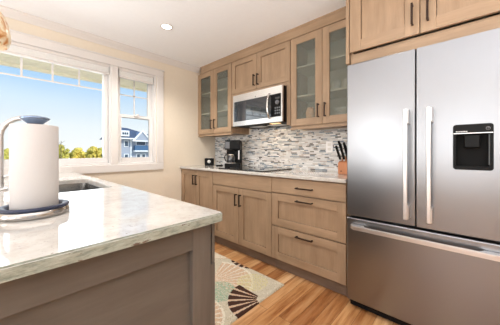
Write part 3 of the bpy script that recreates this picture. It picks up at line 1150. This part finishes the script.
# knife block with knives
KB = Vector((2.178, -0.20, 0.9155))
t = thing('knife_block', 'orange-brown wooden knife block on the counter beside refrigerator', 'knife block', KB)
bm = B()
prism(bm, [(-0.075, 0.0), (0.075, 0.0), (0.075, 0.165), (-0.075, 0.105)], 'X', -0.05, 0.05)
bmesh.ops.bevel(bm, geom=list(bm.edges), offset=0.004, segments=2, affect='EDGES')
obj('block', bm, 'block', t, local=True)
bm = B()
lathe(bm, [(0, 0), (0.006, 0), (0.006, 0.001), (0, 0.001)], 0, 0, 0, 16)
bm.transform(Matrix.Translation((-0.02, -0.075, 0.028)) @ Matrix.Rotation(PI / 2, 4, 'X'))
obj('emblem_dot', bm, 'black', t, local=True)


def knife(x, y, zb, tilt_x, ln, first=None):
    lab = 'black-handled knife standing in the orange-brown wooden block'
    if first is None:
        o = thing('kitchen_knife', lab, 'knife', (x, y, zb), group='knives in the wooden block')
        bm = B()
        prof = [(-0.011, 0.012), (0.011, 0.012), (0.0125, 0.05), (0.010, 0.09), (0.014, 0.125), (0.004, 0.135), (-0.012, 0.128), (-0.012, 0.06)]
        prism(bm, prof, 'X', -0.008, 0.008)
        bmesh.ops.bevel(bm, geom=list(bm.edges), offset=0.003, segments=2, affect='EDGES')
        obj('handle', bm, 'black', o, local=True)
        obj('bolster', box(B(), -0.006, 0.006, -0.011, 0.011, 0.0, 0.012, 0.002), 'satin', o, local=True)
    else:
        o = dup(first, (x, y, zb))
    o.rotation_euler = tilt_x
    o.scale = (1, 1, ln)
    return o


k0 = None
for i in range(3):
    for j in range(2):
        yy = -0.045 + j * 0.075
        zt = 0.9155 + 0.105 + (yy + 0.075) / 0.15 * 0.06 + 0.004
        q = knife(KB.x - 0.034 + i * 0.034, KB.y + yy, zt, (0.30, -0.20 + 0.06 * i, 0), 1.12 + 0.14 * ((i + j) % 2), k0)
        k0 = k0 or q

# ------------------------------------------------------------------ refrigerator
FX0, FX1, FM = 2.364, 3.178, 2.773
FY = -0.690
t = thing('refrigerator', 'stainless french-door refrigerator with water dispenser and bottom freezer', 'refrigerator', (2.776, -0.35, 0))
obj('cabinet_body', box(B(), FX0 + 0.003, FX1 - 0.003, -0.618, -0.02, 0.035, 1.735, 0.004), 'greyplastic', t)
obj('base_grille', box(B(), FX0 + 0.01, FX1 - 0.01, -0.650, -0.60, 0.012, 0.062), 'blackm', t)
obj('gasket', box(B(), FX0 + 0.012, FX1 - 0.012, -0.634, -0.616, 0.075, 1.735), 'gasket', t)
for x in (FX0 + 0.06, FX1 - 0.06):
    obj('foot', lathe(B(), [(0, 0), (0.02, 0), (0.02, 0.036), (0, 0.036)], x, -0.56, 0.0, 16), 'blackm', t)


def fridge_panel(x0, x1, z0, z1, hole=None):
    bm = B()
    if hole is None:
        box(bm, x0, x1, FY, -0.632, z0, z1, 0.007, 3)
    else:
        slab_hole(bm, rrect(x0, x1, z0, z1, 0.006, 3), hole, 'Y', FY, -0.632)
        es = [e_ for e_ in bm.edges if len(e_.link_faces) == 2 and e_.calc_face_angle(0) > 1.2 and abs(e_.verts[0].co.y - FY) < 1e-5 and abs(e_.verts[1].co.y - FY) < 1e-5 and not any(x0 + 0.05 < v.co.x < x1 - 0.05 and z0 + 0.05 < v.co.z < z1 - 0.05 for v in e_.verts)]
        bmesh.ops.bevel(bm, geom=es, offset=0.005, segments=2, affect='EDGES')
    return bm


dl = obj('door', fridge_panel(FX0, FM - 0.003, 0.668, 1.742), 'steel', t)
DX0, DX1, DZ0, DZ1 = 2.941, 3.097, 1.022, 1.266
dr = obj('door', fridge_panel(FM + 0.003, FX1, 0.668, 1.742, rrect(DX0 + 0.006, DX1 - 0.006, DZ0 + 0.006, DZ1 - 0.006, 0.008)), 'steel', t)
fz = obj('freezer_drawer', fridge_panel(FX0, FX1, 0.066, 0.652), 'steel', t)


def fridge_handle(door, x):
    bm = B()
    z0, z1 = 0.716, 1.372
    box(bm, x - 0.011, x + 0.011, FY - 0.074, FY - 0.060, z0, z1, 0.004)
    for a, b in ((z1 - 0.085, z1), (z0, z0 + 0.085)):
        box(bm, x - 0.009, x + 0.016, FY - 0.062, FY + 0.002, a, b, 0.003)
    return obj('handle', bm, 'satin', door)


fridge_handle(dl, 2.729)
fridge_handle(dr, 2.840)
bm = B()
HZ = 0.598
pts = [(FX0 + 0.034, FY - 0.004), (FX0 + 0.034, FY - 0.030), (FX0 + 0.06, FY - 0.056), (FX1 - 0.06, FY - 0.056), (FX1 - 0.034, FY - 0.030), (FX1 - 0.034, FY - 0.004),
       (FX1 - 0.115, FY - 0.004), (FX1 - 0.135, FY - 0.038), (FX0 + 0.135, FY - 0.038), (FX0 + 0.115, FY - 0.004)]
prism(bm, pts, 'Z', HZ - 0.014, HZ + 0.014)
bmesh.ops.bevel(bm, geom=list(bm.edges), offset=0.003, segments=2, affect='EDGES')
obj('handle', bm, 'satin', fz)

# dispenser: bezel, control strip, cavity, chute
bz = B()
slab_hole(bz, rrect(DX0, DX1, DZ0, DZ1, 0.014), rrect(DX0 + 0.012, DX1 - 0.012, DZ0 + 0.020, DZ1 - 0.052, 0.006), 'Y', FY - 0.004, FY + 0.002)
dp = obj('dispenser', bz, 'black', dr)
bm = B()
cx0, cx1, cz0, cz1, cyb = DX0 + 0.012, DX1 - 0.012, DZ0 + 0.020, DZ1 - 0.052, FY + 0.055
box(bm, cx0 - 0.004, cx1 + 0.004, cyb, cyb + 0.002, cz0 - 0.004, cz1 + 0.004)
box(bm, cx0 - 0.004, cx0, FY + 0.002, cyb, cz0 - 0.004, cz1 + 0.004); box(bm, cx1, cx1 + 0.004, FY + 0.002, cyb, cz0 - 0.004, cz1 + 0.004)
box(bm, cx0, cx1, FY + 0.002, cyb, cz0 - 0.004, cz0); box(bm, cx0, cx1, FY + 0.002, cyb, cz1, cz1 + 0.004)
obj('cavity', bm, 'blackm', dp)
obj('chute', box(B(), DX0 + 0.044, DX1 - 0.048, FY + 0.008, FY + 0.052, cz1 - 0.075, cz1 - 0.001, 0.006), 'black', dp)
obj('trim_line', box(B(), DX0 + 0.002, DX1 - 0.002, FY - 0.0052, FY - 0.0038, DZ1 - 0.050, DZ1 - 0.046), 'satin', dp)
bm = B()
x = DX0 + 0.012
for k, wd in enumerate((0.006, 0.005, 0.006, 0.003, 0.006, 0.005, 0.006, 0.004, 0.006)):
    box(bm, x, x + wd - 0.001, FY - 0.0046, FY - 0.0038, DZ1 - 0.041, DZ1 - 0.036 + (0.001 if k % 3 == 0 else 0))
    x += wd
obj('maker_mark', bm, 'mark', dp)
bm = B()
lathe(bm, [(0.006, 0), (0.009, 0), (0.009, 0.001), (0.006, 0.001)], 0, 0, 0, 28)
lathe(bm, [(0, 0), (0.003, 0), (0.003, 0.001), (0, 0.001)], 0, 0, 0, 16)
bm.transform(Matrix.Translation((DX1 - 0.020, FY - 0.004, DZ1 - 0.026)) @ Matrix.Rotation(PI / 2, 4, 'X'))
obj('round_symbol', bm, 'greyplastic', dp)
obj('side_strip', box(B(), cx1 - 0.005, cx1 - 0.002, FY - 0.0005, FY + 0.03, cz0 + 0.01, cz1 - 0.004), 'greyplastic', dp)  # thin grey strip at the right side of the cavity

# ------------------------------------------------------------------ peninsula with sink
IX, IY = 2.362, -1.908       # front (+X) face, end (+Y) face
t = thing('island_cabinet', 'shade-darkened wooden peninsula base with recessed front panel', 'cabinet', (1.2, -2.4, 0))
bm = B()   # hollow body: sides only, the sink hangs inside
box(bm, 0.03, IX - 0.022, IY - 0.024, IY - 0.004, 0.10, 0.885)
box(bm, 0.03, IX - 0.022, -3.00, -2.98, 0.10, 0.885)
box(bm, 0.03, IX - 0.022, -2.98, IY - 0.024, 0.10, 0.118)
box(bm, 0.03, 0.05, -2.98, IY - 0.024, 0.118, 0.885)
obj('body', bm, 'isl_v', t)
obj('front_panel', box(B(), IX - 0.030, IX - 0.018, -2.98, IY - 0.03, 0.105, 0.885), 'isl_y', t)
obj('top_rail', box(B(), IX - 0.018, IX, -2.93, IY - 0.071, 0.806, 0.885, 0.0015), 'isl_y', t)
obj('bottom_rail', box(B(), IX - 0.018, IX, -2.93, IY - 0.071, 0.105, 0.19, 0.0015), 'isl_y', t)
obj('stile', box(B(), IX - 0.022, IX + 0.0005, IY - 0.071, IY, 0.105, 0.885, 0.0015), 'isl_v', t)
obj('stile', box(B(), IX - 0.022, IX + 0.0005, -3.00, -2.93, 0.105, 0.885, 0.0015), 'isl_v', t)
bm = B()   # end panel edge, set back a little above its step
box(bm, IX - 0.30, IX - 0.002, IY + 0.006, IY + 0.018, 0.74, 0.885)
box(bm, IX - 0.30, IX - 0.001, IY, IY + 0.018, 0.105, 0.738)
obj('corner_trim', bm, 'isl_v', t)
obj('toe_kick', box(B(), 0.03, IX - 0.07, -2.94, IY - 0.06, 0.0, 0.10), 'kick', t)

SX0, SX1, SY0, SY1 = 0.88, 1.500, -2.330, -1.946
bm = B()
slab_hole(bm, rrect(0.021, 2.397, -3.04, -1.877, 0.018, 5), rrect(SX0, SX1, SY0, SY1, 0.035, 8), 'Z', 0.8865, 0.914)
es = [e_ for e_ in bm.edges if len(e_.link_faces) == 2 and e_.calc_face_angle(0) > 1.2 and all(v.co.z > 0.913 for v in e_.verts)]
bmesh.ops.bevel(bm, geom=es, offset=0.004, segments=2, affect='EDGES')
o = quartz_obj('countertop', bm, lambda f: abs(f.normal.z) < 0.9 and f.calc_center_median().x > 2.37 or (abs(f.normal.z) < 0.9 and f.calc_center_median().y > -1.90))
tag(o, 'speckled white quartz countertop of the peninsula in the foreground, with a rough edge', 'countertop')

# sink bowl
t = thing('sink', 'undermount stainless sink in the peninsula countertop by the window', 'sink', ((SX0 + SX1) / 2, (SY0 + SY1) / 2, 0.7))
bm = B()
ro = rrect(SX0 - 0.012, SX1 + 0.012, SY0 - 0.012, SY1 + 0.010, 0.045, 8)
ri = rrect(SX0 + 0.004, SX1 - 0.004, SY0 + 0.004, SY1 - 0.004, 0.033, 8)
rb = rrect(SX0 + 0.015, SX1 - 0.015, SY0 + 0.015, SY1 - 0.015, 0.032, 8)
loops = []
for ring, z in ((ro, 0.8855), (ri, 0.8855), (rb, 0.72)):
    loops.append([bm.verts.new((u, v, z)) for u, v in ring])
for A, D in zip(loops, loops[1:]):
    for k in range(len(A)):
        bm.faces.new((A[k], A[(k + 1) % len(A)], D[(k + 1) % len(A)], D[k]))
bm.faces.new(loops[-1])
bmesh.ops.recalc_face_normals(bm, faces=bm.faces)
so = obj('bowl', bm, 'sinksteel', t)
md = so.modifiers.new('thickness', 'SOLIDIFY'); md.thickness = 0.002; md.offset = -1
obj('drain', lathe(B(), [(0, 0), (0.04, 0), (0.042, 0.003), (0.03, 0.003), (0, 0.001)], (SX0 + SX1) / 2, (SY0 + SY1) / 2, 0.7205, 28), 'chrome', t)

# faucet
fx, fy = 1.18, -2.392
t = thing('faucet', 'tall brushed gooseneck faucet behind the paper towel roll', 'faucet', (fx, fy, 0.9145))
obj('base_flange', lathe(B(), [(0, 0), (0.03, 0), (0.03, 0.008), (0.022, 0.014), (0, 0.014)], fx, fy, 0.9143, 28), 'satin', t)
pts = [(fx, fy, 0.926)]
for k in range(6):
    pts.append((fx, fy, 0.96 + k * 0.045))
R0 = 0.105
for k in range(13):
    a = PI - PI * k / 12
    pts.append((fx, fy + R0 + R0 * math.cos(a), 1.205 + R0 * math.sin(a)))
pts.append((fx, fy + 2 * R0, 1.16))
obj('spout', tube(B(), pts, 0.0135, 14), 'satin', t)
obj('spray_head', tube(B(), [(fx, fy + 2 * R0, 1.165), (fx, fy + 2 * R0, 1.13), (fx, fy + 2 * R0, 1.085)], [0.016, 0.018, 0.019], 16), 'satin', t)
bm = B()
tube(bm, [(fx, fy + 0.012, 0.985), (fx, fy + 0.036, 0.99), (fx + 0.006, fy + 0.042, 1.03), (fx + 0.01, fy + 0.044, 1.09)], [0.012, 0.011, 0.007, 0.006], 10)
obj('lever', bm, 'satin', t)

# paper towel holder and roll
px, py = 1.965, -2.316
t = thing('towel_holder', 'countertop paper towel holder with chrome and navy base', 'paper towel holder', (px, py, 0.9145))
obj('base', lathe(B(), [(0, 0.0), (0.084, 0.0), (0.089, 0.003), (0.0895, 0.010), (0.0865, 0.021), (0.084, 0.023), (0, 0.023)], px, py, 0.9145, 56), 'basesteel', t)
obj('base_rim', lathe(B(), [(0.068, 0.0228), (0.0850, 0.0228), (0.0885, 0.026), (0.0870, 0.0320), (0.079, 0.0335), (0.071, 0.0310), (0.068, 0.0228)], px, py, 0.9145, 56), 'navy', t, label='navy rubber rim')
obj('rod', lathe(B(), [(0, 0.0228), (0.007, 0.0228), (0.007, 0.302), (0, 0.302)], px, py, 0.9145, 20), 'chrome', t)
obj('finial', lathe(B(), [(0, 0.2915), (0.018, 0.2915), (0.020, 0.295), (0.034, 0.307), (0.0395, 0.312), (0.034, 0.3165), (0.018, 0.321), (0, 0.322)], px, py, 0.9145, 40), 'finial', t, label='lens-shaped chrome finial tinted by sky reflection')
t = thing('paper_towel_roll', 'full white roll of paper towels on the chrome holder', 'paper towels', (px, py, 0.938))
bm = B()
n = 60
prof = [(0.0215, 0.0), (0.0580, 0.0), (0.0595, 0.002), (0.0595, 0.264), (0.0580, 0.266), (0.0215, 0.266)]
lathe(bm, prof, px, py, 0.938, n)
obj('towels', bm, 'towel', t)
obj('core', lathe(B(), [(0.0195, 0.0), (0.0213, 0.0), (0.0213, 0.266), (0.0195, 0.266), (0.0195, 0.0)], px, py, 0.938, 30), 'block', t, label='brown cardboard core')

# ------------------------------------------------------------------ pendant and downlights
pdx, pdy, pdz = 1.40, -2.440, 1.608
t = thing('pendant_lamp', 'amber and white swirled glass pendant at the picture’s left edge', 'pendant lamp', (pdx, pdy, pdz))
shp = [(0.030, 0.215), (0.045, 0.205), (0.060, 0.175), (0.074, 0.130), (0.082, 0.080), (0.084, 0.045), (0.080, 0.015), (0.072, 0.0), (0.069, 0.002), (0.076, 0.018), (0.079, 0.045), (0.077, 0.08), (0.069, 0.13), (0.055, 0.172), (0.042, 0.2), (0.028, 0.208)]
shp = [(r, z * 0.83) for r, z in shp]
obj('glass_shade', lathe(B(), shp, pdx, pdy, pdz, 40), 'artglass', t)
obj('socket_cap', lathe(B(), [(0, 0.166), (0.024, 0.166), (0.034, 0.178), (0.030, 0.2), (0.014, 0.235), (0, 0.235)], pdx, pdy, pdz, 28), 'bronze', t)
obj('cord', tube(B(), [(pdx, pdy, pdz + 0.23), (pdx, pdy, ZC - 0.02)], 0.003, 8), 'black', t)
obj('canopy', lathe(B(), [(0, -0.025), (0.02, -0.025), (0.06, -0.006), (0.062, -0.0005), (0, -0.0005)], pdx, pdy, ZC, 32), 'bronze', t)
obj('bulb', lathe(B(), [(0, 0.05), (0.02, 0.058), (0.03, 0.085), (0.026, 0.11), (0.013, 0.13), (0.013, 0.168), (0, 0.168)], pdx, pdy, pdz, 24), 'bulb', t)


def downlight(x, y, first=None, label=None, watts=100):
    if first is None:
        t = thing('recessed_downlight', label, 'ceiling light', (x, y, ZC), group='recessed ceiling downlights')
        obj('trim_ring', lathe(B(), [(0.045, -0.001), (0.062, -0.001), (0.060, -0.006), (0.047, -0.006), (0.045, -0.001)], 0, 0, 0, 36), 'trim', t, local=True)
        obj('diffuser', lathe(B(), [(0.0, -0.003), (0.045, -0.003), (0.045, -0.001), (0, -0.001)], 0, 0, 0, 36), 'lamp', t, local=True)
    else:
        t = dup(first, (x, y, ZC), label=label)
    l = bpy.data.lights.new('downlight_bulb', 'SPOT')
    l.energy = watts; l.spot_size = math.radians(140); l.spot_blend = 0.8; l.shadow_soft_size = 0.05; l.color = (1.0, 0.96, 0.90)
    o = bpy.data.objects.new('downlight_bulb', l); COL.objects.link(o)
    o.location = (x, y, ZC - 0.012)
    return t


f0 = downlight(0.777, -1.246, None, 'lit round recessed downlight in the white ceiling')
downlight(2.55, -1.40, f0, 'recessed downlight in the ceiling in front of the refrigerator', 14)

# ------------------------------------------------------------------ rug
RX0, RX1, RY0, RY1 = 0.62, 1.876, -1.46, -0.765
bm = B()
lay = bm.loops.layers.float_color.new('pattern')
NX, NY = 228, 126
beige, cream, pink = srgb(206, 196, 174), srgb(230, 222, 204), srgb(212, 180, 152)
yellow, green, brown = srgb(214, 204, 156), srgb(150, 178, 154), srgb(74, 50, 42)
rnd = random.Random(11)
fans = [  # pivot, radius, direction (deg), half angle, kind
    (1.40, -1.17, 0.37, 62, 62, 'pink'),
    (1.36, -0.58, 0.24, 285, 55, 'brown'),
    (1.66, -0.93, 0.13, 20, 180, 'yellow'),
    (1.55, -1.21, 0.14, 0, 180, 'green'),
    (1.875, -1.045, 0.265, 224, 47, 'brown'),
    (1.64, -1.56, 0.26, 80, 75, 'pink'),
    (0.95, -0.95, 0.30, 100, 65, 'cream'),
    (0.85, -1.30, 0.26, 60, 70, 'brown'),
    (1.15, -1.42, 0.20, 90, 70, 'green')]


def rug_col(x, y):
    c = beige
    for (fx_, fy_, r, dr_, ha, kind) in fans:
        dx, dy = x - fx_, y - fy_
        d = math.hypot(dx, dy)
        if d > r:
            continue
        a = (math.degrees(math.atan2(dy, dx)) - dr_ + 180) % 360 - 180
        if abs(a) > ha:
            continue
        if kind == 'pink':
            c = pink if (a / 11) % 1 > 0.22 else cream
            if d > r * 0.93: c = cream
        elif kind == 'cream':
            c = cream if (a / 13) % 1 > 0.25 else pink
        elif kind == 'brown':
            if d > r * 0.18:
                c = brown if (a / 17) % 1 > 0.3 else pink
        elif kind in ('yellow', 'green'):
            if rnd.random() < 0.62:
                c = yellow if kind == 'yellow' else green
    if rnd.random() < 0.16 and c != brown:
        c = rnd.choice((cream, beige, srgb(178, 166, 140)))
    return c


def rug_z(i, j):
    edge = min(i, j, NX - i, NY - j)
    return 0.0125 if edge > 1 else (0.010 if edge == 1 else 0.001)


V = [[bm.verts.new((RX0 + (RX1 - RX0) * i / NX, RY0 + (RY1 - RY0) * j / NY, rug_z(i, j))) for j in range(NY + 1)] for i in range(NX + 1)]
for i in range(NX):
    for j in range(NY):
        f = bm.faces.new((V[i][j], V[i + 1][j], V[i + 1][j + 1], V[i][j + 1]))
        f.smooth = True
        c = rug_col((V[i][j].co.x + V[i + 1][j].co.x) / 2, (V[i][j].co.y + V[i][j + 1].co.y) / 2)
        for l in f.loops:
            l[lay] = c
tag(obj('rug', bm, 'rug'), 'beige rug with brown, green and cream fan pattern on the plank floor', 'rug')
